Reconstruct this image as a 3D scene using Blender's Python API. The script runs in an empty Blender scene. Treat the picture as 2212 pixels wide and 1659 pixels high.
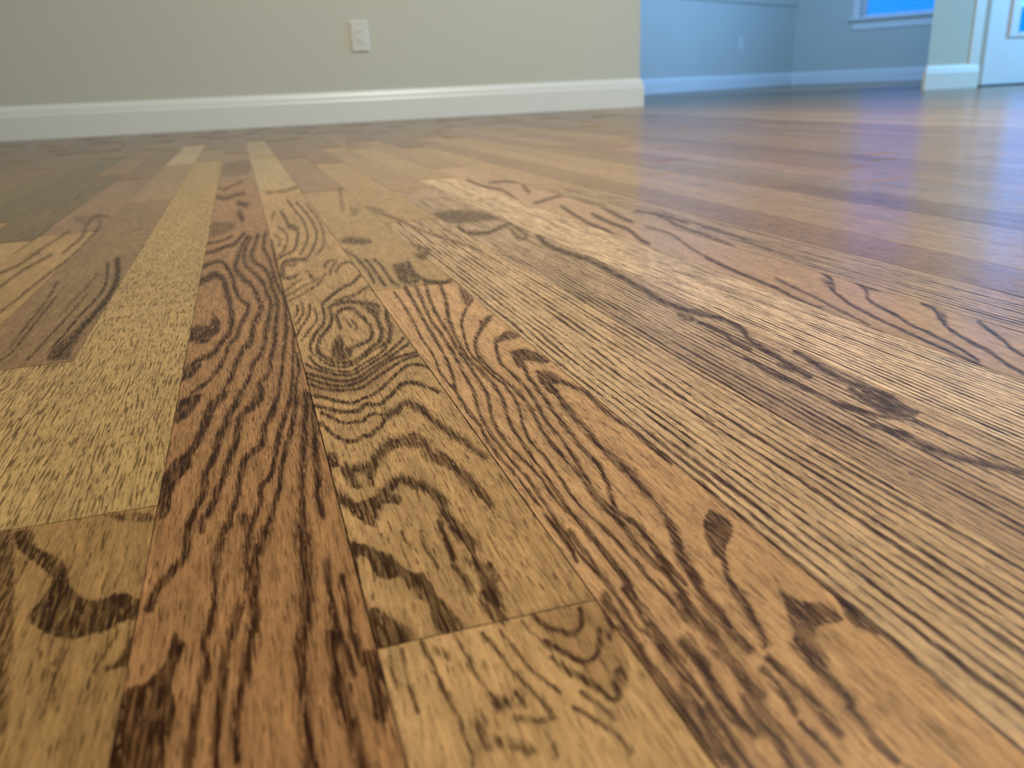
import bpy, math, random
import numpy as np
from mathutils import Matrix, Vector

# ------------------------------------------------------------------ camera
F, YAW, PITCH, ROLL, CH = 1810.03, 0.2892434, 0.3416142, -0.0450800, 0.1261621
W, H = 2212.0, 1659.0
X0, S = -0.042949, 0.05715          # seam of strip 0, width of one floor strip
fw = np.array([math.sin(YAW)*math.cos(PITCH), math.cos(YAW)*math.cos(PITCH), -math.sin(PITCH)])
rt = np.array([math.cos(YAW), -math.sin(YAW), 0.0]); up = np.cross(rt, fw)
rt, up = math.cos(ROLL)*rt+math.sin(ROLL)*up, -math.sin(ROLL)*rt+math.cos(ROLL)*up
scn = bpy.context.scene
cd = bpy.data.cameras.new('camera'); cam = bpy.data.objects.new('camera', cd); scn.collection.objects.link(cam)
cd.sensor_fit = 'HORIZONTAL'; cd.sensor_width = 36; cd.lens = F/W*36
cd.clip_start = 0.01; cd.clip_end = 200
cam.matrix_world = Matrix(((rt[0],up[0],-fw[0],0),(rt[1],up[1],-fw[1],0),(rt[2],up[2],-fw[2],CH),(0,0,0,1)))
cd.dof.use_dof = True; cd.dof.focus_distance = 0.37; cd.dof.aperture_fstop = cd.lens/2.0
scn.camera = cam

# ------------------------------------------------------------------ world, light, exposure
wd = bpy.data.worlds.new('world'); scn.world = wd; wd.use_nodes = True
bg = wd.node_tree.nodes['Background']
bg.inputs['Color'].default_value = (0.004, 0.19, 0.80, 1); bg.inputs['Strength'].default_value = 2.0
scn.view_settings.view_transform = 'Standard'; scn.view_settings.look = 'None'
scn.view_settings.exposure = 0.0; scn.view_settings.gamma = 1.0
def area(name, loc, rot, size, energy, col, sy=None):
    l = bpy.data.lights.new(name, 'AREA'); l.energy = energy; l.color = col; l.size = size
    if sy: l.shape = 'RECTANGLE'; l.size_y = sy
    o = bpy.data.objects.new(name, l); o.location = loc; o.rotation_euler = rot; scn.collection.objects.link(o); return o
area('assumed_ceiling_light', (1.25, 1.15, 2.50), (0, 0, 0), 0.6, 124, (1.0, 0.97, 0.88))  # assumed warm lamp overhead, out of view; no fixture is built
area('assumed_side_light', (6.9, 2.6, 1.35), (math.radians(90), 0, math.radians(90)), 1.5, 190, (0.14, 0.50, 1.0), 1.5)  # assumed blue daylight from the right: added area lamp, no window built there
area('hall_fill_light', (5.06, 5.39, 1.45), (math.radians(90), 0, math.radians(6)), 0.45, 118, (0.19, 0.45, 1.05), 1.4)  # added blue fill, hidden behind the pier, to brighten the hall

# ------------------------------------------------------------------ helpers
def link(o): scn.collection.objects.link(o); return o
def mesh_obj(name, verts, faces, mat=None, parent=None, smooth=False):
    me = bpy.data.meshes.new(name); me.from_pydata([tuple(v) for v in verts], [], faces); me.update()
    if mat: me.materials.append(mat)
    if smooth:
        me.polygons.foreach_set('use_smooth', [True]*len(me.polygons))
    o = link(bpy.data.objects.new(name, me))
    if parent: o.parent = parent
    return o
class MB:
    def __init__(s): s.v = []; s.f = []
    def box(s, a, b, M=None):
        x0,y0,z0 = a; x1,y1,z1 = b; n = len(s.v)
        vs = [Vector(c) for c in ((x0,y0,z0),(x1,y0,z0),(x1,y1,z0),(x0,y1,z0),(x0,y0,z1),(x1,y0,z1),(x1,y1,z1),(x0,y1,z1))]
        s.v += [M@v if M else v for v in vs]
        s.f += [tuple(n+i for i in q) for q in ((0,3,2,1),(4,5,6,7),(0,1,5,4),(1,2,6,5),(2,3,7,6),(3,0,4,7))]
        return s
    def bevbox(s, a, b, r, M=None):      # box with chamfered front (-y) rim
        x0,y0,z0 = a; x1,y1,z1 = b; n = len(s.v)
        c = [(x0,y1,z0),(x1,y1,z0),(x1,y1,z1),(x0,y1,z1),(x0,y0+r,z0),(x1,y0+r,z0),(x1,y0+r,z1),(x0,y0+r,z1),
             (x0+r,y0,z0+r),(x1-r,y0,z0+r),(x1-r,y0,z1-r),(x0+r,y0,z1-r)]
        s.v += [M@Vector(v) if M else Vector(v) for v in c]
        s.f += [tuple(n+i for i in q) for q in ((0,3,2,1)[::-1],(0,1,5,4),(1,2,6,5),(2,3,7,6),(3,0,4,7),(4,5,9,8),(5,6,10,9),(6,7,11,10),(7,4,8,11),(8,9,10,11))]
        return s
    def extr(s, prof, p0, p1, nrm, ends=True, m0=0.0, m1=0.0):
        # profile (depth,z) run from p0 to p1, nrm = direction the depth points to; m0/m1 mitre the ends
        n = len(s.v); k = len(prof); d = (Vector(p1)-Vector(p0)).normalized(); nv = Vector(nrm)
        for P, mm in ((Vector(p0), -m0), (Vector(p1), m1)):
            for (t, z) in prof: s.v.append(P+nv*t+Vector((0,0,z))+d*(mm*t))
        for i in range(k-1): s.f.append((n+i, n+i+1, n+k+i+1, n+k+i))
        s.f.append((n+k-1, n, n+k, n+2*k-1))
        if ends: s.f.append(tuple(n+i for i in range(k))[::-1]); s.f.append(tuple(n+k+i for i in range(k)))
        return s
    def build(s, name, mat, parent=None):
        o = mesh_obj(name, s.v, s.f, mat, parent); return o
def struct(o): o['kind'] = 'structure'; return o

def principled(name, col, rough=0.5, spec=0.5):
    m = bpy.data.materials.new(name); m.use_nodes = True; nt = m.node_tree
    b = nt.nodes['Principled BSDF']; b.inputs['Base Color'].default_value = (*col, 1)
    b.inputs['Roughness'].default_value = rough; b.inputs['Specular IOR Level'].default_value = spec
    return m, nt, b
def painted(name, col, rough, bump=0.02, scale=220.0, var=0.03):
    m, nt, b = principled(name, col, rough)
    tc = nt.nodes.new('ShaderNodeTexCoord'); n1 = nt.nodes.new('ShaderNodeTexNoise'); n2 = nt.nodes.new('ShaderNodeTexNoise')
    n1.inputs['Scale'].default_value = scale; n2.inputs['Scale'].default_value = 2.3
    nt.links.new(tc.outputs['Object'], n1.inputs['Vector']); nt.links.new(tc.outputs['Object'], n2.inputs['Vector'])
    bp = nt.nodes.new('ShaderNodeBump'); bp.inputs['Strength'].default_value = bump; bp.inputs['Distance'].default_value = 0.002
    nt.links.new(n1.outputs['Fac'], bp.inputs['Height']); nt.links.new(bp.outputs['Normal'], b.inputs['Normal'])
    mr = nt.nodes.new('ShaderNodeMapRange'); mr.inputs['To Min'].default_value = 1-var; mr.inputs['To Max'].default_value = 1+var
    nt.links.new(n2.outputs['Fac'], mr.inputs['Value'])
    vm = nt.nodes.new('ShaderNodeVectorMath'); vm.operation = 'SCALE'; vm.inputs[0].default_value = col
    nt.links.new(mr.outputs['Result'], vm.inputs['Scale']); nt.links.new(vm.outputs['Vector'], b.inputs['Base Color'])
    return m
M_WALL = painted('greige_wall_paint', (0.62, 0.605, 0.485), 0.75, 0.15)
M_TRIM = painted('white_trim_paint', (0.83, 0.81, 0.72), 0.35, 0.05, 90)
M_CEIL = painted('ceiling_paint', (0.80, 0.79, 0.75), 0.9)
M_DOOR = painted('white_door_paint', (0.80, 0.80, 0.78), 0.4, 0.04)
M_PLATE = painted('outlet_plastic', (0.74, 0.72, 0.62), 0.35, 0.0)
M_SLOT = principled('outlet_slot', (0.03, 0.03, 0.03), 0.6)[0]
M_SUB = painted('dark_subfloor', (0.035, 0.02, 0.012), 0.9)
M_DARK = painted('dark_threshold', (0.03, 0.028, 0.026), 0.5)
M_JAMB = painted('beige_door_jamb', (0.52, 0.40, 0.28), 0.6)
M_BLIND = painted('white_blind_slat', (0.80, 0.82, 0.84), 0.5)
def glass_mat():
    m = bpy.data.materials.new('window_glass'); m.use_nodes = True; nt = m.node_tree; nt.nodes.clear()
    o = nt.nodes.new('ShaderNodeOutputMaterial'); t = nt.nodes.new('ShaderNodeBsdfTransparent'); g = nt.nodes.new('ShaderNodeBsdfGlossy')
    g.inputs['Roughness'].default_value = 0.02; t.inputs['Color'].default_value = (0.93, 0.96, 0.97, 1)
    lw = nt.nodes.new('ShaderNodeLayerWeight'); lw.inputs['Blend'].default_value = 0.5; pw = nt.nodes.new('ShaderNodeMath'); pw.operation = 'POWER'; pw.inputs[1].default_value = 5
    nt.links.new(lw.outputs['Facing'], pw.inputs[0]); fr = nt.nodes.new('ShaderNodeMath'); fr.operation = 'MULTIPLY_ADD'; fr.inputs[1].default_value = 0.9; fr.inputs[2].default_value = 0.04; nt.links.new(pw.outputs[0], fr.inputs[0]); mx = nt.nodes.new('ShaderNodeMixShader')
    nt.links.new(fr.outputs[0], mx.inputs[0]); nt.links.new(t.outputs[0], mx.inputs[1]); nt.links.new(g.outputs[0], mx.inputs[2]); nt.links.new(mx.outputs[0], o.inputs[0])
    return m
M_GLASS = glass_mat()

# ------------------------------------------------------------------ wood material
def wood():
    m, nt, b = principled('stained_red_oak', (0.3, 0.17, 0.08), 0.3)
    N = nt.nodes.new; L = nt.links.new
    def math_(op, a, c=None, d=None, clamp=False):
        n = N('ShaderNodeMath'); n.operation = op; n.use_clamp = clamp
        for i, v in enumerate((a, c, d)):
            if v is None: continue
            if isinstance(v, (int, float)): n.inputs[i].default_value = v
            else: L(v, n.inputs[i])
        return n.outputs[0]
    def attr(nm):
        a = N('ShaderNodeAttribute'); a.attribute_type = 'GEOMETRY'; a.attribute_name = nm; return a
    def sstep(v, lo, hi, tmin=0.0, tmax=1.0):
        r = N('ShaderNodeMapRange'); r.interpolation_type = 'SMOOTHSTEP'; L(v, r.inputs['Value'])
        r.inputs['From Min'].default_value = lo; r.inputs['From Max'].default_value = hi
        r.inputs['To Min'].default_value = tmin; r.inputs['To Max'].default_value = tmax; return r.outputs['Result']
    tc = N('ShaderNodeTexCoord'); oi = N('ShaderNodeObjectInfo')
    off = N('ShaderNodeVectorMath'); off.operation = 'SCALE'; off.inputs[0].default_value = (3.1, 7.7, 5.3); L(oi.outputs['Random'], off.inputs['Scale'])
    ad = N('ShaderNodeVectorMath'); ad.operation = 'ADD'; L(tc.outputs['Object'], ad.inputs[0]); L(off.outputs[0], ad.inputs[1])
    def noise(sx, sy, detail=2.0, rough=0.5):
        mp = N('ShaderNodeMapping'); mp.inputs['Scale'].default_value = (sx, sy, 1.0); L(ad.outputs[0], mp.inputs['Vector'])
        n = N('ShaderNodeTexNoise'); n.inputs['Scale'].default_value = 1.0; n.inputs['Detail'].default_value = detail
        n.inputs['Roughness'].default_value = rough; L(mp.outputs[0], n.inputs['Vector']); return n.outputs['Fac']
    streak = noise(1500, 130, 2.0)          # vessel lines, about 0.5 mm by 6 mm
    pore = noise(2300, 120, 1.0)
    hair = noise(2600, 95, 2.0, 0.6)
    pore2 = noise(1050, 62, 1.5, 0.6)
    fine = noise(4200, 500, 1.0)
    broad = noise(35, 5, 2.0)
    mott = noise(260, 40, 2.0)
    grain = attr('grain').outputs['Fac']; tone = attr('tone').outputs['Color']; shade = attr('shade').outputs['Fac']; flam = attr('pores').outputs['Fac']
    v = math_('ADD', grain, math_('MULTIPLY', math_('SUBTRACT', streak, 0.5), 2.3))
    v = math_('ADD', v, math_('MULTIPLY', math_('SUBTRACT', hair, 0.5), 2.0))
    v = math_('ADD', v, math_('MULTIPLY', math_('SUBTRACT', fine, 0.5), 0.9))
    dk = sstep(v, 0.30, 0.62)
    dk = math_('MULTIPLY', dk, sstep(grain, 0.02, 0.25))
    dk = math_('MULTIPLY', dk, sstep(noise(1400, 80, 2.0), 0.42, 0.68, 1.0, 0.62))
    gf = math_('MULTIPLY', dk, sstep(grain, 0.0, 0.9, 0.55, 1.0))
    pr = math_('MAXIMUM', math_('MULTIPLY', sstep(pore, 0.62, 0.68), math_('MINIMUM', math_('MULTIPLY', flam, 1.6), 1.0)), math_('MULTIPLY', sstep(pore2, 0.54, 0.63), sstep(flam, 0.62, 0.95)))
    dark = math_('MAXIMUM', gf, math_('MULTIPLY', pr, 0.78), None, True)
    # base tone with slow and fine variation
    var = math_('ADD', math_('MULTIPLY', math_('SUBTRACT', broad, 0.5), 0.42), math_('MULTIPLY', math_('SUBTRACT', mott, 0.5), 0.8))
    var = math_('ADD', var, math_('MULTIPLY', math_('SUBTRACT', fine, 0.5), 0.6))
    var = math_('ADD', var, math_('MULTIPLY', math_('SUBTRACT', streak, 0.5), 1.0))
    var = math_('ADD', 1.0, var)
    sc = N('ShaderNodeVectorMath'); sc.operation = 'SCALE'; L(tone, sc.inputs[0]); L(var, sc.inputs['Scale'])
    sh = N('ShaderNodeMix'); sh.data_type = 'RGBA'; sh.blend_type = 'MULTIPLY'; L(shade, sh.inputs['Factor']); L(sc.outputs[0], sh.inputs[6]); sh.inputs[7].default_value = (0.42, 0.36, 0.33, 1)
    dm = N('ShaderNodeVectorMath'); dm.operation = 'MULTIPLY'; L(sc.outputs[0], dm.inputs[0]); dm.inputs[1].default_value = (0.085, 0.052, 0.030)
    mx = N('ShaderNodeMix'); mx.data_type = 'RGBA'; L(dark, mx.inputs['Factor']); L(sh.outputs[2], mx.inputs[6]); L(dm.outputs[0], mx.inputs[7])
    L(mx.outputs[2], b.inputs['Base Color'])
    b.inputs['Specular IOR Level'].default_value = 0.22; b.inputs['IOR'].default_value = 1.27
    L(sstep(dark, 0.0, 1.0, 0.22, 0.34), b.inputs['Roughness'])
    bp = N('ShaderNodeBump'); bp.inputs['Strength'].default_value = 0.25; bp.inputs['Distance'].default_value = 0.00025
    hgt = math_('SUBTRACT', math_('MULTIPLY', mott, 0.6), dark); L(hgt, bp.inputs['Height']); L(bp.outputs['Normal'], b.inputs['Normal'])
    return m
M_WOOD = wood()

# ------------------------------------------------------------------ floor
TRACES = '''0|L|11|1|-433,6481,138 -389,6584,138 -333,6734,138 -294,6630,138 -256,6417,138 -242,6170,138 -229,5885,138 -211,5622,138 -200,5381,138 -200,5164,138 -208,4967,138 -222,4841,138 -256,4696,138 -279,4555,138 -299,4492,138 -336,4454,138 -374,4380,138 -402,4290,138 -424,4257,138
0|P|0|1|-442,6744 -380,6676 -336,6891 -278,6755 -269,6551 -328,6519 -385,6424 -431,6358
0|P|0|1|-429,4274 -395,4316 -349,4368 -339,4304 -360,4214 -386,4117 -427,4082
0|P|0|1|-426,4812 -440,4927 -434,5076 -396,5178 -338,5150 -318,5308 -318,5509 -300,5386 -274,5286 -261,5112 -268,4938 -311,4829 -327,4729 -380,4755
0|L|8|1|-429,7087,100 -343,7267,100 -277,7229,100 -242,6984,100 -203,6614,100 -191,6351,100 -174,6048,100 -153,5794,100 -107,5593,100 -104,5448,100 -121,5253,100 -147,5076,100 -162,4906,100 -176,4764,100 -203,4688,100 -220,4560,100 -231,4421,100 -250,4278,100 -268,4186,100 -290,4100,100 -315,4018,100 -349,3933,100 -369,3887,100
0|P|0|1|-422,3800 -382,3852 -332,3865 -330,3794 -341,3730 -355,3648 -382,3555 -423,3522 -429,3681
0|L|10|1|-67,8439,110 -109,8057,110 -148,7576,110 -170,7140,110 -177,6920,110 -148,6617,125 -97,6332,125 -50,6040,125 -30,5730,125 -19,5524,125 -35,5321,125 -59,5158,125 -77,4982,125 -90,4796,125 -106,4625,125 -142,4524,125 -160,4372,125 -181,4261,125 -193,4138,125 -204,4021,125 -223,3913,125 -233,3809,190 -257,3727,190 -284,3671,190 -292,3589,190 -300,3509,190 -313,3397,190 -319,3298,190 -334,3216,190 -355,3141,190 -383,3096,190 -403,3041,190 -416,2979,190 -427,2905,190
0|P|0|1|-435,2859 -415,2928 -403,3049 -377,3109 -342,3119 -333,3036 -353,2975 -372,2910 -381,2865 -386,2779 -388,2685 -402,2630 -424,2650
0|P|0|.9|-291,3675 -263,3685 -258,3606 -276,3479 -294,3324 -314,3351 -300,3509
0|L|9|.95|-36,8420,99 -89,7855,99 -107,7496,99 -99,7024,99 -53,6710,99 -6,6409,112 20,6118,112 28,5832,112 42,5617,112 41,5446,112 22,5226,112 5,5022,112 -10,4870,112 -20,4689,112 -34,4522,112 -55,4386,112 -83,4290,112 -102,4166,112 -112,4046,112 -125,3933,112 -156,3810,112 -178,3670,171 -196,3579,171 -212,3502,171 -218,3405,171 -237,3336,171 -245,3248,171 -250,3172,171 -258,3100,171 -271,3025,171 -284,2962,171 -284,2881,171 -285,2805,171 -293,2735,171 -307,2677,171 -319,2597,171 -326,2519,171 -320,2407,198 -334,2337,198 -356,2283,198 -381,2225,198 -393,2164,198 -407,2108,198
0|L|9|.95|36,8539,99 -9,7901,99 -46,7461,99 -26,7097,99 26,6843,99 54,6608,112 69,6337,112 71,5948,112 84,5723,112 83,5472,112 68,5247,112 45,4942,112 37,4753,112 23,4529,112 3,4374,112 -12,4197,112 -21,4059,112 -48,3950,112 -73,3896,112 -69,3748,171 -96,3667,171 -119,3577,171 -151,3506,171 -169,3432,171 -172,3318,171 -176,3210,171 -188,3146,171 -200,3068,171 -212,2993,171 -217,2912,171 -230,2838,171 -243,2767,171 -250,2691,171 -266,2623,171 -283,2582,171 -285,2503,171
0|P|0|.9|-62,3745 -58,3650 -88,3564 -124,3495 -148,3454 -166,3382 -169,3463 -130,3571 -92,3700
0|L|8|.95|109,8605,88 77,8093,88 63,7628,88 91,7229,88 96,6841,88 98,6618,100 105,6193,100 125,5891,100 134,5645,100 127,5402,100 116,5114,100 102,4855,100 86,4639,100 66,4425,100 52,4243,100 39,4073,100 23,3905,100 8,3737,100 -18,3577,152 -33,3465,152 -53,3382,152 -71,3322,152 -70,3246,152 -79,3160,152 -96,3107,152 -128,3062,152 -150,3006,152 -159,2933,152 -166,2847,152 -169,2757,152 -177,2688,152 -188,2629,152 -198,2560,152 -206,2493,152
0|L|7|.9|147,7952,77 143,7494,77 141,6965,77 140,6403,77 143,6265,88 148,5588,88 144,5346,88 144,4995,88 135,4706,88 119,4450,88 101,4220,88 88,4009,88 76,3881,88 62,3713,88 47,3582,133 22,3452,133 6,3337,133 -12,3240,133 -23,3136,133 -34,3047,133 -46,2963,133 -53,2874,133 -67,2813,133 -91,2774,133 -101,2709,133 -103,2632,133 -113,2573,133 -127,2514,133 -138,2444,133
0|L|7|.9|128,4316,88 122,4165,88 115,3997,88 90,3810,88 80,3658,133 68,3517,133 54,3407,133 41,3303,133 28,3204,133 10,3105,133 -2,3009,133 -22,2914,133 -29,2834,133 -33,2750,133 -45,2673,133 -59,2595,133 -72,2521,133 -88,2446,133
0|L|9|.95|125,3662,171 114,3519,171 100,3386,171 85,3274,171 80,3163,171 68,3046,171 58,2951,171 49,2861,171 43,2775,171 33,2675,171 29,2579,171 25,2488,171 9,2408,171
0|L|9|.95|143,3619,171 139,3432,171 130,3284,171 118,3147,171 112,3044,171 103,2932,171 99,2825,171 93,2726,171 85,2633,171 84,2556,171 83,2464,171
0|L|8|.9|-435,7741,88 -353,7826,88 -270,8008,88 -190,8105,88 -144,8380,88 -95,8732,88
0|L|6|.8|-422,8293,66 -341,8345,66 -267,8455,66 -206,8632,66
0|P|0|.62|-435,9755 -332,9826 -173,9585 -207,8975 -331,8654 -433,8717
0|L|7|.6|-424,13728,77 -324,13391,77 -217,13833,77 -64,14423,77
0|L|9|.7|-424,12411,99 -300,12106,99 -170,12441,99 -57,12582,99
0|P|0|.5|-443,18767 -90,19990 146,19206 94,16132 -221,15343 -402,15666
0|L|12|.8|-130,11388,132 -41,11140,132
0|L|12|.8|-125,10432,132 -102,9815,132
0|P|0|.95|-316,1946 -299,1900 -317,1831 -322,1745 -307,1659 -323,1520 -330,1492 -433,1529 -434,1630 -427,1767 -406,1788 -386,1786 -349,1843 -346,1891 -329,1978
0|L|15|.85|-204,2513,218 -230,2362,218 -236,2210,218 -237,2073,218 -243,1973,218 -259,1904,218 -249,1805,218 -257,1721,218 -268,1649,218 -273,1548,218 -276,1477,218
0|L|15|.85|-156,2549,218 -144,2386,218 -151,2247,218 -143,2158,218 -161,2060,218 -178,1976,218 -193,1912,218 -207,1820,218 -213,1733,218 -219,1652,218 -220,1528,218 -221,1457,218
0|L|19|.85|-93,2416,276 -124,2282,276 -131,2153,276 -137,2035,276 -140,1927,276 -149,1830,276 -161,1742,276 -172,1662,276 -185,1563,276 -179,1468,276
0|L|24|.85|16,2425,348 11,2229,348 3,2060,348 -9,1912,348 -27,1816,348 -34,1725,348 -35,1611,348 -36,1509,348 -36,1390,348
0|L|12|.85|67,2162,174 60,1998,174 60,1886,174 68,1780,174 73,1727,204 78,1647,204
0|P|0|.9|104,1735 144,1701 144,1545 116,1458 101,1488 105,1586
0|L|22|.85|50,1820,374 42,1556,374 53,1476,374 56,1400,374 65,1353,374
0|L|12|.8|103,2079,204 100,1944,204 94,1804,204 103,1673,204
1|L|8|1|397,4711,96 400,4869,96 408,5033,96 439,5128,96 476,5178,96 522,5132,96 537,5012,96 553,4875,96 564,4708,96 556,4558,96 534,4441,96 490,4358,96 440,4315,96 406,4297,96
1|P|0|.95|317,4441 367,4575 388,4512 381,4342 411,4295 384,4118 330,4084 292,4161
1|L|5|.9|441,4931,60 451,4843,60 455,4722,60
1|L|5|.9|483,4869,60 487,4706,60 473,4636,60
1|L|8|.95|244,4424,96 265,4553,96 309,4678,96 344,4796,96 376,4964,96 383,5179,96 404,5285,96 466,5325,96 537,5338,96 584,5289,96
1|L|9|.95|584,5289,108 612,5109,108 630,4922,108 616,4702,108 601,4518,108 566,4356,108 506,4251,108 450,4134,108 398,4067,108 366,4038,108 303,4067,108 269,4142,108 237,4249,108 233,4347,108
1|P|0|.8|594,5358 673,5268 698,5159 644,4851 615,4887 586,5032 572,5199
1|L|10|1|715,5035,120 683,4811,120 670,4617,120 639,4463,120 606,4320,120 560,4258,120
1|L|4|.6|637,5437,48 663,5582,48 702,5616,48 719,5499,48 702,5353,48 658,5276,48 629,5340,48
1|L|7|.9|723,6175,84 678,6071,84 604,5867,84 550,5809,84 492,5699,84 418,5525,84 361,5379,84 348,5243,84 337,5025,84 303,4816,84 258,4684,84 228,4552,84 206,4442,84 199,4362,84
1|L|8|.8|720,5776,96 641,5621,96 569,5499,96 508,5453,96 446,5384,96
1|L|5|.85|298,5268,60 291,5006,60 252,4840,60 202,4674,60 165,4548,60
1|L|5|.85|278,5397,60 258,5152,60 218,4958,60 179,4817,60 150,4662,60
1|L|5|.8|234,5444,60 227,5212,60 196,5053,60 163,4924,60
1|L|5|.8|197,5366,60 190,5186,60 165,5111,60
1|L|5|.7|147,5691,60 210,5819,60 276,5954,60 341,6037,60 398,6159,60
1|L|5|.7|149,5536,60 227,5650,60 312,5821,60 397,6007,60 459,6286,60
1|L|5|.7|157,5874,60 228,6097,60 276,6194,60
1|L|6|.7|490,6612,72 535,6809,72 602,6810,72 532,6518,72 497,6298,72
1|L|7|.7|557,6400,84 623,6647,84 693,6682,84 728,6444,84 750,6327,84
1|L|8|.75|265,6392,96 210,6292,96 161,6383,96 177,6823,96 227,7023,96 319,7009,96 368,6943,96
1|P|0|.7|220,6911 299,6905 266,6701 217,6728
1|L|9|.6|346,6482,108 357,6244,108 379,6139,108
1|L|5|.95|200,4314,60 224,4193,60 261,4057,60 311,3991,60 355,3985,60 397,4023,60 456,4116,60 501,4188,60 560,4258,60
1|L|5|.95|184,4227,60 202,4084,60 238,3996,60 288,3932,60 347,3891,60 394,3939,60 455,4025,60 518,4102,60 579,4216,60
1|L|6|.95|158,4104,72 195,4002,72 247,3923,72 303,3857,72 358,3845,72 409,3904,72 481,3999,72 550,4087,72 623,4211,72 692,4348,72
1|L|6|.95|143,3957,72 203,3876,72 254,3800,72 308,3763,72 368,3775,72 432,3865,72 494,3949,72 562,4035,72 626,4129,72 697,4226,72
1|L|6|.95|138,3892,72 189,3804,72 243,3729,72 300,3691,72 351,3706,72 410,3768,72 463,3852,72 537,3958,72 612,4027,72 704,4061,72
1|L|6|.95|136,3815,72 189,3717,72 250,3653,72 311,3626,72 369,3636,72 425,3710,72 475,3778,72 537,3859,72 621,3963,72 719,4023,72
1|L|6|.95|156,3613,84 213,3553,84 260,3487,84 307,3456,84 355,3490,84 399,3517,84 451,3588,84 504,3676,84 562,3780,84 632,3873,84 702,3827,84 733,3743,84
1|L|7|.95|148,3482,98 191,3441,98 227,3383,98 272,3353,98 322,3352,98 351,3414,98 385,3399,98 429,3402,98 451,3448,98 484,3490,98 547,3606,98 601,3607,98 646,3525,98 681,3438,98
1|L|6|.95|168,3388,84 196,3324,84 238,3237,84 284,3227,84 318,3222,84 345,3270,84 382,3284,84 417,3239,84
1|L|13|1|417,3239,182 447,3256,182 486,3312,182 522,3350,182 543,3308,182 568,3255,182 580,3178,182 592,3103,182 609,3029,182 624,2949,182 642,2888,182 658,2822,182 673,2757,182 689,2687,182
1|L|7|.95|154,3273,98 173,3189,98 199,3095,98 234,3036,98 271,3029,98 296,3063,98 331,3057,98 349,3113,98 378,3128,98 406,3214,98
1|L|17|1|197,2785,238 217,2754,238 256,2775,238 287,2762,238 312,2829,238 345,2879,238 373,2934,238 413,2960,238 443,2947,238 468,2911,238 501,2897,238 502,2813,238 521,2757,238 540,2702,238 560,2656,238 568,2594,238 578,2526,238 587,2461,238 597,2392,238 601,2328,238
1|P|0|.9|263,2742 293,2745 272,2604 253,2632
1|P|0|.9|148,2970 184,2931 175,2794 152,2803 130,2704 136,2848
1|P|0|.9|182,2806 222,2745 233,2613 199,2607 190,2672 176,2756
1|P|0|.9|520,2838 560,2789 577,2702 582,2625 582,2518 557,2549 535,2630 521,2726
1|P|0|.9|489,3034 507,2990 519,2923 510,2818 475,2866 417,2898 357,2858 366,2954 418,2992
1|L|16|.95|129,2615,224 150,2574,224 170,2515,224 188,2464,224 207,2426,224 232,2393,224 250,2427,224 273,2505,224 292,2549,224 323,2569,224 352,2619,224 390,2604,224 407,2556,224 435,2524,224 452,2471,224 461,2410,224 454,2357,224 456,2297,224 463,2249,224 461,2205,224
1|P|0|.9|279,2541 317,2565 342,2483 328,2438 283,2463 250,2427 229,2320 191,2380 168,2491
1|L|11|.8|425,2270,165 417,2191,165 417,2114,165 414,2051,165
1|L|11|.8|402,2013,165 412,1973,165 419,1926,165 417,1875,165
1|L|20|1|460,2228,300 467,2172,300 481,2129,300 471,2043,300 471,1986,300 473,1926,300 469,1871,300 467,1823,300 461,1765,300 461,1735,300
1|P|0|.95|436,1868 463,1874 472,1801 463,1734 424,1738 422,1808
1|L|7|.9|502,1993,105 503,1946,105 500,1903,105
1|P|0|1|147,2267 172,2246 201,2209 221,2176 246,2151 259,2097 274,2063 294,2018 315,2015 329,1960 329,1897 343,1850 354,1795 365,1727 309,1723 292,1773 297,1864 273,1901 277,1946 261,1944 251,2017 227,2009 194,2035 182,2017 186,2107 174,2159 155,2157 151,2093 132,2037 143,2197
1|P|0|.95|146,1898 172,1892 188,1858 207,1820 231,1785 238,1725 145,1722 144,1793
1|L|8|.9|142,2096,120 142,2011,120 144,1927,120 144,1848,120 143,1758,120
1|L|5|.8|241,2272,75 241,2209,75
1|L|5|.7|303,2263,75 303,2221,75 312,2175,75
1|L|5|.7|356,2242,75 350,2150,75 357,2078,75 361,2020,75
1|L|5|.8|254,10174,55 213,9608,55
1|L|7|.8|340,10195,77 351,9517,77 349,8865,77
1|P|0|.8|348,9314 432,8999 418,8527 354,8682
1|L|7|.75|418,8527,77 356,7828,77 302,7445,77 232,7313,77 162,7148,77
1|L|6|.75|470,11341,66 495,10249,66 521,9405,66 507,8645,66 466,8010,66 390,7482,66 345,7248,66
1|L|6|.75|563,10987,66 597,9941,66 599,8955,66 573,8262,66 508,7689,66 418,7206,66 386,7060,66 281,7001,66 190,6788,66 176,6515,66
1|L|7|.6|667,10729,77 679,9585,77 655,8552,77 593,7734,77 554,7475,77 477,7172,77
1|P|0|.5|818,11187 832,10436 789,9229 721,8394 699,9020 741,10080
1|L|6|.7|252,8927,66 298,8544,66 285,8018,66 231,7575,66 168,7267,66
1|L|5|.7|183,8448,55 224,8157,55 196,7733,55
1|L|5|.7|155,8147,55 152,7712,55 148,7278,55 144,6888,55
1|L|6|.7|258,12459,66 451,12428,66 686,12855,66
1|L|8|.9|537,1711,136 554,1663,136 581,1626,136 607,1609,136 639,1637,136 660,1700,136
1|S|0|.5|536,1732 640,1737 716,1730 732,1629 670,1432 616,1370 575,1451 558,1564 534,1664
1|L|8|.9|533,1605,136 560,1550,136 589,1503,136 625,1514,136 645,1543,136 669,1599,136
1|L|10|.9|530,1543,170 547,1484,170 571,1441,170 588,1401,170 595,1373,170 614,1365,170 631,1413,170
1|P|0|.7|621,1417 647,1458 668,1462 668,1427 643,1397
1|L|10|.7|717,1663,170 702,1600,170 678,1563,170
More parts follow.
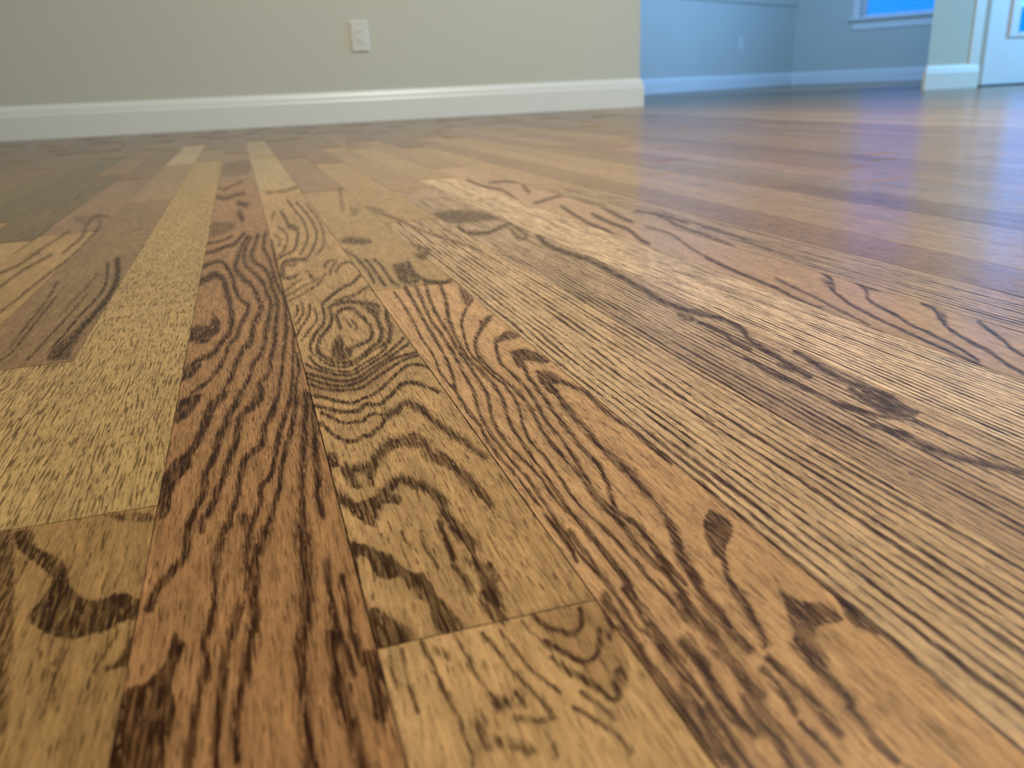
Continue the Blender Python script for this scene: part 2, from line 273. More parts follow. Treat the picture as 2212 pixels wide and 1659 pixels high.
1|L|8|.7|548,1411,136 566,1357,136 582,1311,136
1|L|8|.7|514,1371,136 539,1327,136 565,1265,136 575,1211,136
1|L|6|.7|200,1698,102 193,1582,102 193,1474,102
1|L|8|.75|251,1705,136 255,1634,136 261,1528,136 270,1446,136 272,1348,136 269,1287,136
1|L|6|.7|333,1706,102 339,1634,102 347,1524,102 365,1436,102
1|L|7|.7|400,1688,119 412,1619,119 425,1535,119 445,1460,119 462,1375,119
1|L|6|.7|443,1685,102 454,1603,102 470,1513,102 504,1422,102
1|L|22|.7|365,1436,374 386,1434,374
1|L|18|.7|409,1452,306 413,1429,306
1|L|16|.6|278,1669,272 290,1640,272
1|L|18|.6|309,1397,306 299,1325,306
1|L|18|.6|335,1335,306 360,1307,306 386,1284,306
1|L|12|.6|434,1280,204 431,1254,204
1|L|12|.6|384,1384,204 428,1358,204 462,1355,204
1|L|6|.6|167,1680,102 165,1604,102 167,1536,102
1|L|6|.6|505,1702,102 527,1588,102 557,1480,102 584,1436,102
2|L|5|.85|837,5469,60 826,5013,60 807,4662,60 785,4289,60 775,3933,60 748,3707,60 751,3468,60 751,3296,60
2|L|7|.9|931,5573,84 903,5105,84 872,4668,84 852,4322,84 830,3964,84 797,3660,84 759,3442,84 743,3160,84 749,3009,84 735,2845,84 734,2676,84 741,2546,84 746,2389,84 744,2226,84 745,2144,119 744,2034,119 737,1917,119
2|L|7|.9|999,5537,84 949,5037,84 913,4686,84 899,4300,84 875,3915,84 846,3613,84 826,3368,84 785,3141,84 766,2932,84 764,2754,84 767,2591,84 774,2440,84 767,2262,84 759,2098,119 754,1983,119 759,1900,119 767,1820,119 768,1748,119 769,1672,119 762,1584,119 778,1531,119
2|L|7|.9|1078,5601,84 1011,5140,84 963,4700,84 938,4281,84 914,4041,84 901,3766,84 889,3521,84 877,3346,84 847,3192,84 810,3018,84 797,2803,84 803,2647,84 814,2489,84 808,2315,84 812,2199,84 827,2143,119 821,2004,119 822,1893,119 819,1792,119 815,1714,119 800,1646,119 802,1562,119 799,1492,119 807,1421,119
2|L|8|.95|1177,5602,96 1102,5093,96 1014,4636,96 955,4208,96 926,3863,96 933,3598,96 932,3387,96 912,3204,96 864,2959,96 852,2780,96 841,2602,96 837,2427,96 822,2239,96 828,2070,136 826,1945,136 826,1839,136 823,1742,136
2|L|6|.95|1256,5014,72 1160,4802,72 1064,4536,72 1001,4218,72 960,3961,72 957,3740,72 967,3558,72 977,3367,72 956,3144,72 910,2940,72 884,2766,72 886,2612,72 878,2462,72 866,2268,72 868,2155,72 881,2039,102 883,1932,102 888,1849,102 882,1759,102 891,1670,102 882,1559,102
2|P|0|.85|1295,5539 1277,5095 1188,4872 1183,5007
2|P|0|.9|1163,4524 1303,4649 1168,4376 1102,4269
2|L|8|.95|1119,4329,96 1032,4107,96 983,3864,96 978,3678,96 994,3474,96 1003,3289,96 993,3089,96 967,2897,96 949,2738,96 949,2572,96 944,2409,96 931,2241,96 939,2056,136 928,1933,136 928,1843,136 939,1762,136 933,1654,136
2|P|0|.9|1178,4166 1260,4260 1284,4082 1183,4067 1122,4034
2|L|8|.95|1146,4116,96 1076,3849,96 1054,3695,96 1053,3494,96 1053,3311,96 1035,3130,96 1001,2900,96 998,2733,96 980,2559,96 959,2390,96 941,2214,96 979,2020,136 962,1892,136 946,1776,136
2|P|0|.95|1148,3872 1244,3885 1291,3665 1233,3613 1172,3694 1127,3509 1109,3670
2|L|9|.95|1144,3654,108 1106,3423,108 1090,3208,108 1070,3017,108 1052,2809,108 1036,2594,108 1036,2464,108 1003,2308,108 961,2139,108 979,2020,153 960,1830,153 961,1705,153
2|P|0|.95|1168,3540 1222,3516 1248,3359 1244,3269 1188,3317 1145,3163 1122,3258 1138,3408
2|L|13|1|1160,3241,156 1136,3065,156 1121,2884,156 1112,2733,156 1104,2565,156 1112,2447,156 1104,2304,156 1092,2176,156 1086,2077,156 1068,1984,234 1019,1833,234 1000,1738,234 983,1665,234
2|L|8|.9|1238,3294,96 1270,3170,96 1267,3008,96 1263,2840,96 1284,2726,96 1274,2569,96 1271,2380,96
2|L|15|.9|735,1510,255 712,1422,255 704,1359,255 703,1291,255 707,1236,255
2|L|15|.9|683,1486,255 678,1423,255 679,1347,255 667,1251,255 666,1160,255
2|L|15|.8|785,1529,255 772,1423,255 776,1364,255
2|P|0|.95|1230,2046 1246,1954 1210,1878 1166,1839 1126,1773 1093,1686 1073,1615 1050,1564 1047,1610 1074,1701 1107,1781 1099,1802 1131,1900 1182,2000
2|L|13|.8|1065,1603,234 1043,1525,234 1029,1462,234 1013,1411,234
2|L|15|.9|1019,1833,270 1000,1738,270 983,1665,270 970,1595,270 975,1551,270 964,1474,270 966,1410,270
2|L|19|.95|924,1657,342 914,1574,342 915,1492,342 903,1421,342 903,1368,342 898,1308,342 901,1264,342
2|L|17|.85|842,1488,306 842,1444,306 838,1392,306 825,1330,306 822,1273,306 822,1223,306 830,1172,306
2|L|15|.8|779,1386,270 764,1331,270 758,1266,270 755,1209,270 748,1148,270 746,1110,270
2|P|0|.85|1196,1653 1183,1572 1203,1528 1239,1507 1247,1440 1224,1421 1164,1424 1134,1378 1122,1333 1105,1293 1079,1291 1073,1340 1087,1395 1117,1469 1144,1528
2|P|0|1|1285,1518 1289,1452 1292,1350 1265,1366 1248,1412
2|L|17|.85|1087,1395,306 1072,1282,306 1071,1227,306 1068,1182,306
2|L|11|.75|1055,1176,198 1055,1132,198 1043,1067,198 1043,1015,198
2|L|12|.75|956,1337,216 953,1255,216 944,1197,216
2|L|14|.8|990,1365,252 993,1284,252 997,1234,252 989,1171,252 988,1114,252
2|L|15|.8|870,1276,270 861,1203,270 859,1134,270 844,1071,270
2|L|12|.7|887,1243,216 890,1169,216 885,1098,216 883,1056,216
2|L|10|.7|934,1167,180 940,1104,180 943,1051,180
2|L|12|.7|706,1237,216 704,1182,216 699,1123,216
2|P|0|.8|987,6443 1119,6442 1098,6135 1085,5945 1057,5684 988,5634 929,5694 940,6024
2|L|8|.9|1112,6409,96 1075,6015,96 1095,5753,96 1137,5641,96 1206,5604,96 1261,5634,96
2|P|0|.8|1224,6813 1343,6744 1302,6489 1216,6462
2|L|6|.8|825,6722,72 829,6388,72 818,6027,72 813,5698,72
2|L|6|.8|887,6687,72 899,6384,72 885,5990,72 880,5749,72 898,5653,72
2|L|6|.8|763,6757,72 776,6245,72 759,5843,72
2|P|0|.75|741,7843 842,7988 909,7895 1004,7684 965,7416 751,7544
2|L|8|.6|716,7246,88 770,6841,88 779,6425,88 783,6183,88
2|L|6|.6|586,6946,66 669,7145,66 759,7135,66
2|P|0|.5|1434,19570 1444,17662 1817,17293 1785,15569 1442,14587 1273,16455
2|L|9|.5|1642,14411,99 1507,12721,99 1482,11986,99
2|L|9|.5|1238,12176,99 1133,11154,99 1009,9896,99
2|P|0|.5|1146,10389 1187,9935 1103,9302 1028,9352
3|L|6|.6|1083,10213,66 1331,9883,66 1419,9525,66
3|L|7|.6|1323,9590,77 1440,8836,77 1537,7860,77 1654,7211,77 1756,6646,77
3|L|7|.7|1182,7877,77 1273,7263,77 1383,6864,77
3|P|0|.7|1248,7277 1366,7037 1324,6592 1198,6664
3|P|0|.6|771,7838 942,7829 1022,7412 950,7118 778,7218
4|P|0|.7|1876,9072 2281,9076 2415,8316 2189,8102 1805,8235
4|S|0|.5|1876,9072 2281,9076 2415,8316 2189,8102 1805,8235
4|L|9|.8|1895,7952,99 1883,7543,99 2036,7448,99 2214,7642,99 2389,7858,99
4|L|8|.7|2290,7490,88 2199,6970,88 2309,7086,88 2371,7649,88
4|P|0|.7|1876,7751 2033,7652 1864,7360
4|L|11|.85|2394,7034,121 2323,6552,121 2338,6155,121 2375,5857,121 2380,5659,121 2328,4848,121 2292,4391,121 2333,4131,121 2402,3948,126 2393,3743,126 2321,3554,126 2295,3389,126 2278,3233,126 2262,3088,126 2247,2952,126
4|L|9|.8|2257,3948,104 2262,3807,104 2260,3677,104 2230,3537,104 2242,3414,104
4|P|0|.7|2269,4203 2290,4040 2204,3938 2198,4086
4|L|11|.95|2406,3281,126 2385,3131,126 2359,2994,126 2347,2861,126 2362,2789,126 2375,2698,126 2393,2609,126
4|L|12|.95|2301,2752,138 2275,2622,138 2272,2528,138 2314,2473,138 2356,2437,138
4|P|0|.85|2385,2778 2412,2640 2344,2424 2279,2400 2232,2437 2245,2540 2317,2703
4|P|0|.8|2238,3199 2274,3082 2253,2949 2223,3009 2199,3117
4|L|9|.85|2148,3320,104 2125,3078,104 2139,2889,104 2140,2721,104 2146,2621,104 2169,2536,104 2232,2437,104
4|L|7|.7|2232,2437,80 2288,2361,80 2294,2213,80
4|L|13|.85|2122,2399,150 2164,2284,150 2155,2166,150 2174,2086,150 2220,1998,150 2287,1879,150
4|L|10|.8|2152,2637,115 2179,2550,115 2190,2456,115
6|L|6|.85|3689,4982,69 3606,4730,69 3502,4461,69 3343,4251,69 3268,4065,69 3191,3856,69 3155,3683,69 3122,3521,69 3086,3309,69 3053,3116,69 3016,2839,69 2973,2667,69
6|P|0|.7|3462,4535 3483,4421 3342,4206 3327,4260
6|L|6|.85|3680,4864,69 3694,4682,69 3591,4363,69 3520,4158,69 3376,3967,69 3310,3796,69 3263,3593,69 3206,3446,69 3167,3239,69 3119,3028,69 3046,2825,69
6|L|6|.85|3547,4191,69 3581,4080,69 3626,3923,69 3636,3750,69
6|L|7|.9|3566,3745,80 3527,3609,80 3432,3473,80 3307,3265,80 3232,3059,80 3195,2911,80 3119,2742,80 3083,2617,80
6|P|0|.7|3520,3612 3529,3533 3378,3361 3381,3428
6|L|7|.85|3537,3317,80 3458,3160,80 3386,3015,80 3319,2906,80 3275,2794,80
6|L|5|.75|3222,4665,58 3180,4433,58 3134,4135,58 3085,3910,58 3041,3667,58 3012,3507,58
6|L|6|.8|3174,5468,69 3113,5002,69 3085,4634,69 3058,4355,69 3011,4112,69 2997,3876,69
6|L|6|.7|3078,12140,66 3031,11442,66 3072,10960,66 3128,10500,66 2969,9354,66
6|L|6|.7|3231,11516,66 3473,11560,66 3612,11206,66
6|L|9|.7|3512,10831,99 3345,10137,99
6|L|9|.7|3637,10623,99 3710,10459,99
6|L|7|.7|3078,9117,77 3368,9396,77 3577,9590,77 3701,9497,77
6|L|7|.75|3242,8698,77 3158,8201,77 3050,7431,77 3024,6930,77 2936,6436,77
6|L|8|.75|3307,7971,88 3238,7420,88 3213,6910,88 3090,6429,88 3062,6194,88
6|L|8|.7|3631,8572,88 3476,7732,88 3425,7298,88
6|L|9|.75|3728,7944,99 3817,7627,99 3794,7283,99 3757,6869,99
7|L|6|.7|3757,7924,66 3828,7589,66 3698,6907,66 3637,6294,66 3584,5765,66
7|L|7|.7|3839,7651,77 3847,7439,77 3825,6944,77
7|L|6|.6|3835,6704,66 3833,6173,66 3744,5670,66 3730,5195,66
6|L|6|.6|3412,6973,66 3428,6525,66 3244,5794,66 3172,5402,66
-1|P|0|.85|-854,2719 -805,2721 -767,2593 -711,2522 -672,2469 -650,2416 -627,2320 -586,2239 -543,2206 -497,2221 -455,2196 -414,2141 -385,2123 -418,2054 -457,2069 -491,2039 -527,2039 -580,2032 -643,2083 -705,2178 -688,2286 -683,2367 -762,2505 -825,2606
-1|P|0|.7|-897,2737 -854,2719 -739,2191 -705,2007 -678,1849 -667,1715 -765,1751 -1028,2737
-1|P|0|.7|-478,1855 -485,1888 -454,1913 -435,2075 -414,1867 -449,1868
-1|P|0|.7|-601,2739 -529,2733 -439,2685 -433,2616 -541,2670
-1|L|9|.6|-585,2132,130 -590,2029,130 -599,1936,130
-1|L|7|.6|-464,2029,102 -487,1958,102 -504,1871,102
-1|L|8|.6|-652,2020,116 -638,1982,116
-1|L|12|.6|-592,1898,174 -588,1838,174
-1|L|6|.6|-585,1994,87 -589,1844,87 -592,1738,87
-2|L|11|.95|-1152,7861,121 -1048,6972,121 -1025,6338,121 -1041,5868,121 -1062,5504,121 -1074,5145,121 -1091,4862,121
-2|L|6|.8|-1212,7743,66 -1107,6822,66 -1097,6273,66 -1133,5742,66 -1141,5354,66 -1157,5019,66
-2|P|0|.75|-1142,4767 -1157,5019 -1114,5341 -1055,5965 -1017,6438 -1014,6772 -1037,5453 -1037,4962 -1025,4742
-2|L|5|.7|-1482,7083,55 -1424,6246,55 -1415,5677,55 -1391,5129,55
-2|L|5|.7|-1387,6474,55 -1374,5737,55 -1356,5113,55 -1381,4878,55
-2|L|5|.7|-1185,6473,55 -1202,5776,55 -1223,5251,55 -1240,4812,55
-2|L|5|.6|-1231,7263,55 -1228,6770,55 -1247,6351,55 -1252,5800,55
-3|L|6|.7|-1772,8458,66 -1837,7945,66 -1871,7546,66 -1872,7054,66
-3|L|6|.7|-1924,8718,66 -1949,8082,66 -2017,7692,66
-3|L|6|.7|-1572,8179,66 -1618,7408,66 -1644,6712,66 -1665,6137,66
-3|L|5|.7|-2144,10282,55 -2145,9505,55 -2154,8757,55
-3|L|5|.7|-1880,9998,55 -1924,9076,55 -1968,8480,55
-3|L|6|.7|-1602,10985,66 -1774,11246,66 -1777,10549,66 -1672,9426,66 -1686,8486,66
-3|L|6|.7|-1774,11246,66 -1615,10316,66 -1575,9161,66 -1571,8253,66
-3|P|0|.5|-2082,11452 -1622,11144 -1725,10648 -1862,10475
-4|P|0|.6|-4172,17234 -3334,17483 -3003,16011 -3352,14541 -3379,13725
-4|L|8|.7|-3114,16100,88 -3003,16294,88
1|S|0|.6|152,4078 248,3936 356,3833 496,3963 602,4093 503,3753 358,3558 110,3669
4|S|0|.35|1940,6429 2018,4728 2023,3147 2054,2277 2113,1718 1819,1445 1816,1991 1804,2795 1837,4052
2|L|20|.95|737,1725,220 730,1542,220 729,1383,220 728,1245,220 727,1125,220
2|L|18|.9|805,1744,198 792,1518,198 786,1329,198 778,1184,198 775,1096,198
2|L|12|.8|774,2070,132 772,1854,132 767,1691,132
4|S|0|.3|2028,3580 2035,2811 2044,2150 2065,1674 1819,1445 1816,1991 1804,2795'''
def sight(x, y):                     # how large the floor at (x,y) shows: used to size strokes and mesh
    dx, dy, dz = x, y, -CH
    z = dx*fw[0]+dy*fw[1]+dz*fw[2]
    return F*(dx*rt[0]+dy*rt[1]+dz*rt[2])/z, -F*(dx*up[0]+dy*up[1]+dz*up[2])/z
traces = {}
for ln in TRACES.split('\n'):
    st, kind, w, s, pts = ln.split('|')
    P = np.array([[float(c)*1e-4 for c in t.split(',')] for t in pts.split()]); P[:, 2:] *= 1e3
    traces.setdefault(int(st), []).append((kind, float(w), float(s), P))

def vnoise(x, seed):                 # smooth 1-D value noise
    r = np.random.RandomState(seed & 0x7fffffff).rand(512); i = np.floor(x).astype(int); f = x-i; f = f*f*(3-2*f)
    return r[i % 512]*(1-f)+r[(i+1) % 512]*f
def chain(P, n):                     # Catmull-Rom smoothing of a stroke
    if len(P) < 3: return P
    Q = np.vstack([2*P[0]-P[1], P, 2*P[-1]-P[-2]]); out = []
    for i in range(1, len(Q)-2):
        for t in np.arange(n)/n:
            a, b, c, d = Q[i-1], Q[i], Q[i+1], Q[i+2]
            out.append(0.5*((2*b)+(c-a)*t+(2*a-5*b+4*c-d)*t*t+(3*b-a-3*c+d)*t**3))
    out.append(Q[-2]); return np.array(out)
def seg_dist(U, V, P):
    best = np.full(U.shape, 1e9)
    for a, b in zip(P[:-1], P[1:]):
        d = b-a; L2 = d[0]*d[0]+d[1]*d[1]+1e-9
        t = np.clip(((U-a[0])*d[0]+(V-a[1])*d[1])/L2, 0, 1)
        q = np.hypot(U-a[0]-t*d[0], V-a[1]-t*d[1])
        if len(a) > 2: q = q-0.5*(a[2]+t*d[2])
        best = np.minimum(best, q)
    return best
def inside(U, V, P):
    c = np.zeros(U.shape, bool); n = len(P)
    for i in range(n):
        (x1, y1), (x2, y2) = P[i], P[(i+1) % n]
        if y1 == y2: continue
        k = ((y1 > V) != (y2 > V)) & (U < (x2-x1)*(V-y1)/(y2-y1)+x1); c ^= k
    return c
def paint(strip, X, Y, grain, shade):
    # strokes of this strip laid on the board grid; widths follow the size at which they are seen
    gx, gy = sight(X, Y)
    for kind, w, s, P in traces.get(strip, []):
        u, v = sight(P[:, 0], P[:, 1]); Q = np.stack([u, v], 1)
        if kind == 'L': Q = np.column_stack([Q, P[:, 2]]); w = P[:, 2].mean()
        mg = w*1.6+12
        m = (gx > Q[:, 0].min()-mg) & (gx < Q[:, 0].max()+mg) & (gy > Q[:, 1].min()-mg) & (gy < Q[:, 1].max()+mg)
        if not m.any(): continue
        U, V = gx[m], gy[m]
        if kind == 'L':
            d = seg_dist(U, V, chain(Q, 3)); soft = max(3.2, w*0.42)
            g = np.clip(0.5-d/(2*soft), 0, 1)
            grain[m] = np.maximum(grain[m], g*min(1.0, s*1.12))
        else:
            R = chain(np.vstack([Q, Q[:1]]), 3); d = seg_dist(U, V, R); ins = inside(U, V, R[:-1]); sd = np.where(ins, d, -d)
            if kind == 'P':
                g = np.clip(0.5+sd/9.0, 0, 1)*0.94; grain[m] = np.maximum(grain[m], g*s)
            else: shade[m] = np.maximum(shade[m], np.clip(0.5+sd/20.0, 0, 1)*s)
def figure(kind, X, Y, xl, seed, k):
    # growth-ring figure of an untraced board: X across (0..S), Y along
    r = np.random.RandomState(seed & 0x7fffffff); u = (X-xl)/S
    n = None
    if isinstance(kind, tuple): kind, n = kind
    if kind in ('straight', 'fine'):
        if n is None: n = r.uniform(10, 15) if kind == 'straight' else r.uniform(18, 25)
        drift = r.uniform(-1.0, 1.0)
        ring = u*n+drift*Y+1.4*vnoise(Y*3.1+7, seed)+0.35*vnoise(Y*22+u*4, seed+3)+0.5*vnoise(u*3+Y*2, seed+8)
        idx = np.floor(ring); fr = ring-idx
        fq = 26 if kind == 'straight' else 45
        a1 = vnoise(idx*17.31+Y*fq, seed+5); a2 = vnoise(idx*9.7+Y*fq*0.28+50, seed+6)
        amp = np.clip(-0.05+1.0*a1+0.6*(a2-0.3), 0, 1)
        wd = 2.2+3.0*(1-amp)                     # thick where dark, thin where faint
        c = 0.5+0.18*(vnoise(idx*5.3+Y*fq*0.6, seed+7)-0.5)
        return np.clip(1.25-np.abs(fr-c)*wd*1.3, 0, 1)*(0.45+0.55*amp)
    if kind == 'quarter':
        n = 34; ring = u*n+1.6*vnoise(Y*9, seed)+0.6*vnoise(Y*60+u*9, seed+1)
        idx = np.floor(ring); fr = ring-idx
        a = vnoise(idx*7.7+Y*120, seed+2)*0.75+vnoise(idx*3.1+Y*31, seed+3)*0.4
        ray = vnoise(Y*190+3.5*vnoise(u*5+Y*8, seed+4)+u*2, seed+6)
        g = np.clip(1.2-np.abs(fr-0.5)*3.4, 0, 1)*np.clip((a-0.30)*2.3, 0, 1)
        return g*np.clip((ray-0.12)*4, 0.15, 1)*0.85
    if kind == 'cathedral':
        c = r.uniform(0.3, 0.7); per = r.uniform(0.05, 0.10); sg = r.choice([-1, 1])
        ring = sg*Y/per+r.uniform(22, 40)*(u-c)**2*(1+0.3*vnoise(Y*4, seed))+2.2*vnoise(Y*5+9, seed+1)+0.8*vnoise(u*5+Y*9, seed+2)+0.35*vnoise(u*17+3*Y, seed+9)
        fr = ring-np.floor(ring); amp = 0.5+0.5*vnoise(np.floor(ring)*3.7, seed+4)
        return np.clip(1.15-np.abs(fr-0.5)*4.0, 0, 1)*amp*0.9
    return np.zeros(X.shape)

floor = struct(MB().box((-2.6, -3.4, -0.05), (9.2, 4.4, -0.006)).box((-2.6, 4.4, -0.05), (7.2, 9.6, -0.006)).build('floor', M_SUB))
TONES = [(0.34, 0.21, 0.108), (0.37, 0.235, 0.122), (0.31, 0.185, 0.098), (0.40, 0.26, 0.135), (0.35, 0.21, 0.118), (0.33, 0.21, 0.11), (0.38, 0.245, 0.125), (0.33, 0.195, 0.11)]
TM = (0.78, 0.72, 0.585)
boards = 0
def board(k, y0, y1, tone, kind, seed, pores=0.5, gain=1.0, far=False):
    """one strip of flooring: a chamfered board whose fine top grid carries the grain field"""
    global boards
    gx0, gx1 = 0.00006+0.00012*((k*37) % 5 == 2), 0.00006+0.00016*((k*37) % 5 == 2)
    xa, xb = X0+k*S+gx0, X0+(k+1)*S-gx1; ya, yb = y0+0.00012, y1-0.00012
    # rows and columns sized to what is seen of the board
    vis = []
    for yy in np.arange(max(ya, 0.06), yb, 0.02):
        for xx in (xa, xb):
            u, v = sight(xx, yy)
            if -1180 < u < 1180 and -860 < v < 860: vis.append(yy)
    px = 2.6
    if far or not vis: ys = np.array([ya, yb]); nx = 2
    else:
        ys = [ya]; lo, hi = max(min(vis)-0.03, ya), min(max(vis)+0.03, yb)
        if lo > ya: ys.append(lo)
        y = max(lo, 0.06)
        while y < hi:
            rho2 = y*y+xa*xa
            y += px*max(rho2/(CH*F), 0.00012); 
            if y < hi: ys.append(y)
        if yb > hi: ys.append(hi)
        ys.append(yb); ys = np.unique(np.array(ys))
        near = max(min(vis), 0.10); dist = math.hypot(near, xa*0.7)
        nx = int(np.clip(S*F/(dist*px), 6, 150))
    e = 0.00015
    xs = np.concatenate([[xa, xa], np.linspace(xa+e, xb-e, nx), [xb, xb]])
    zc = np.zeros(len(xs)); zc[0] = zc[-1] = -0.006; zc[1] = zc[-2] = -0.00008
    yy = np.concatenate([[ya, ya], [ya+e], ys[1:-1], [yb-e], [yb, yb]])
    zr = np.zeros(len(yy)); zr[0] = zr[-1] = -0.006; zr[1] = zr[-2] = -0.00008
    XX, YY = np.meshgrid(xs, yy); Z = np.minimum(zc[None, :], zr[:, None])
    cx, cy = (xa+xb)/2, (ya+yb)/2
    G = np.zeros(XX.shape); SH = np.zeros(XX.shape)
    if not far:
        G = figure(kind, XX, YY, xa, seed, k)*gain
        paint(k, XX, YY, G, SH)
    G[:2] = G[-2:] = 1.0; G[:, :2] = G[:, -2:] = 1.0      # board rims and joint sides set fully dark
    n0, n1 = XX.shape
    me = bpy.data.meshes.new('floor_board')
    co = np.stack([XX-cx, YY-cy, Z], -1).reshape(-1, 3)
    idx = np.arange(n0*n1).reshape(n0, n1)
    q = np.stack([idx[:-1, :-1], idx[:-1, 1:], idx[1:, 1:], idx[1:, :-1]], -1).reshape(-1, 4)
    me.vertices.add(len(co)); me.vertices.foreach_set('co', co.ravel())
    me.loops.add(q.size); me.loops.foreach_set('vertex_index', q.ravel().astype(np.int32))
    me.polygons.add(len(q)); me.polygons.foreach_set('loop_start', np.arange(0, q.size, 4, dtype=np.int32)); me.polygons.foreach_set('loop_total', np.full(len(q), 4, dtype=np.int32))
    me.update(calc_edges=True)
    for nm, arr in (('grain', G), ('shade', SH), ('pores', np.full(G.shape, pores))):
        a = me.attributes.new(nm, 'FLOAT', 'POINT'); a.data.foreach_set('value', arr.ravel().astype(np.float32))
    a = me.attributes.new('tone', 'FLOAT_COLOR', 'POINT'); a.data.foreach_set('color', np.tile(np.array([tone[0]*TM[0], tone[1]*TM[1], tone[2]*TM[2], 1.0], np.float32), n0*n1))
    me.materials.append(M_WOOD)
    o = link(bpy.data.objects.new('floor_board', me)); o.location = (cx, cy, 0); o.parent = floor
    boards += 1
    return o
# boards that can be told apart in the photograph: strip -> list of (y start, y end, tone, figure, pores, gain)
SEEN = {
 -4: [(0.30, 0.95, (0.40, 0.25, 0.11), 'cathedral', .3, .5), (0.95, 1.75, (0.17, 0.11, 0.055), 'cathedral', .3, .6), (1.75, 2.6, (0.27, 0.16, 0.09), 'straight', .3, .5)],
 -6: [(0.4, 1.2, (0.33, 0.2, 0.1), 'none', .3, .3), (1.2, 2.7, (0.19, 0.125, 0.06), 'cathedral', .3, .3)],
 -5: [(0.3, 1.12, (0.37, 0.22, 0.105), 'none', .3, .3), (1.12, 2.3, (0.155, 0.105, 0.05), 'cathedral', .3, .3)],
 -3: [(-0.35, 0.98, (0.38, 0.23, 0.10), 'fine', .4, .3), (0.98, 1.62, (0.27, 0.155, 0.09), 'straight', .3, .3)],
 -2: [(-0.5, 0.469, (0.47, 0.305, 0.135), 'quarter', .9, .6), (0.469, 1.24, (0.255, 0.15, 0.075), 'straight', .5, .25), (1.24, 1.93, (0.31, 0.19, 0.105), 'none', .3, .3), (1.93, 2.75, (0.44, 0.33, 0.19), 'none', .3, .3)],
 -1: [(-0.3, 0.2742, (0.33, 0.192, 0.08), ('straight', 14), .6, .34), (0.2742, 1.99, (0.45, 0.295, 0.128), 'quarter', .9, .55), (1.99, 2.45, (0.27, 0.185, 0.10), 'none', .2, 0), (2.45, 3.1, (0.25, 0.15, 0.09), 'cathedral', .2, .5)],
 0: [(-0.3, 1.48, (0.35, 0.18, 0.082), ('fine', 23), .76, .30), (1.48, 2.2, (0.30, 0.18, 0.11), 'straight', .3, .4)],
 1: [(-0.3, 0.1723, (0.51, 0.31, 0.148), ('straight', 14), .6, .42), (0.1723, 1.278, (0.47, 0.282, 0.133), ('fine', 25), .74, .30), (1.278, 1.97, (0.43, 0.30, 0.15), 'none', .3, 0), (1.97, 2.8, (0.38, 0.27, 0.15), 'straight', .3, .3)],
 2: [(-0.3, 0.5563, (0.54, 0.315, 0.163), ('fine', 25), .70, .36), (0.5563, 1.20, (0.40, 0.25, 0.118), 'none', .5, 0), (1.20, 1.9, (0.30, 0.17, 0.10), 'cathedral', .3, .4)],
 3: [(-0.3, 0.86, (0.575, 0.378, 0.222), ('straight', 14.5), .66, 1.1), (0.86, 1.7, (0.40, 0.25, 0.12), 'cathedral', .3, .5)],
 4: [(-0.3, 1.15, (0.52, 0.345, 0.222), ('straight', 18), .66, 1.15), (1.15, 2.2, (0.36, 0.22, 0.12), 'straight', .3, .4)],
 5: [(-0.3, 1.25, (0.76, 0.53, 0.35), ('fine', 21), .6, 1.3), (1.25, 2.1, (0.38, 0.24, 0.13), 'none', .3, .4)],
 6: [(-0.3, 1.42, (0.46, 0.285, 0.175), 'none', .5, 0), (1.42, 2.4, (0.34, 0.21, 0.12), 'straight', .3, .3)],
 7: [(-0.3, 1.02, (0.46, 0.30, 0.19), ('straight', 14), .5, 1.2), (1.02, 2.0, (0.38, 0.24, 0.13), 'none', .4, 0)],
 8: [(-0.3, 2.1, (0.285, 0.165, 0.09), 'none', .5, .3)],
 9: [(-0.3, 2.4, (0.36, 0.225, 0.125), 'none', .3, .4)],
 10: [(-0.3, 1.1, (0.33, 0.205, 0.12), 'none', .3, .4), (1.1, 2.3, (0.33, 0.205, 0.11), 'none', .3, .4)],
 12: [(-0.3, 1.27, (0.30, 0.20, 0.13), 'straight', .3, .5), (1.27, 1.75, (0.235, 0.125, 0.085), 'none', .3, .4), (1.75, 2.9, (0.31, 0.20, 0.11), 'none', .3, .4)],
 13: [(-0.3, 0.85, (0.28, 0.19, 0.13), 'straight', .3, .5), (0.85, 1.6, (0.31, 0.19, 0.12), 'none', .3, .4), (1.6, 2.2, (0.24, 0.13, 0.085), 'none', .3, .4)],
}
seed = 11
KMAX = 27
for k in range(-17, KMAX):
    rr = random.Random(k*77+5)
    lst = list(SEEN.get(k, []))
    y = lst[-1][1] if lst else (-0.3 if k > -6 else 0.2+rr.uniform(0, .3))
    while y < 4.03:
        ln = rr.uniform(0.45, 1.35); y2 = y+ln
        if y2 > 3.75: y2 = 4.03
        tn = rr.choice(TONES); f = rr.uniform(0.88, 1.12)
        lst.append((y, y2, tuple(c*f*g_ for c, g_ in zip(tn, (0.70, 0.67, 0.70))), rr.choice(['straight', 'none', 'cathedral', 'fine']), .35, .5)); y = y2
    for (a, b_, tn, kd, po, gn) in lst:
        seed += 1
        # leave out boards wholly outside the view
        seen = False
        for t in np.linspace(a, b_, 40):
            if t < 0.05: continue
            for xx in (X0+k*S, X0+(k+1)*S):
                u, v = sight(xx, t)
                if -1150 < u < 1150 and -850 < v < 850: seen = True
        if not seen and not (-6 < k < 9): continue
        board(k, max(a, -0.3), b_, tn, kd, seed*13+k, po, gn)
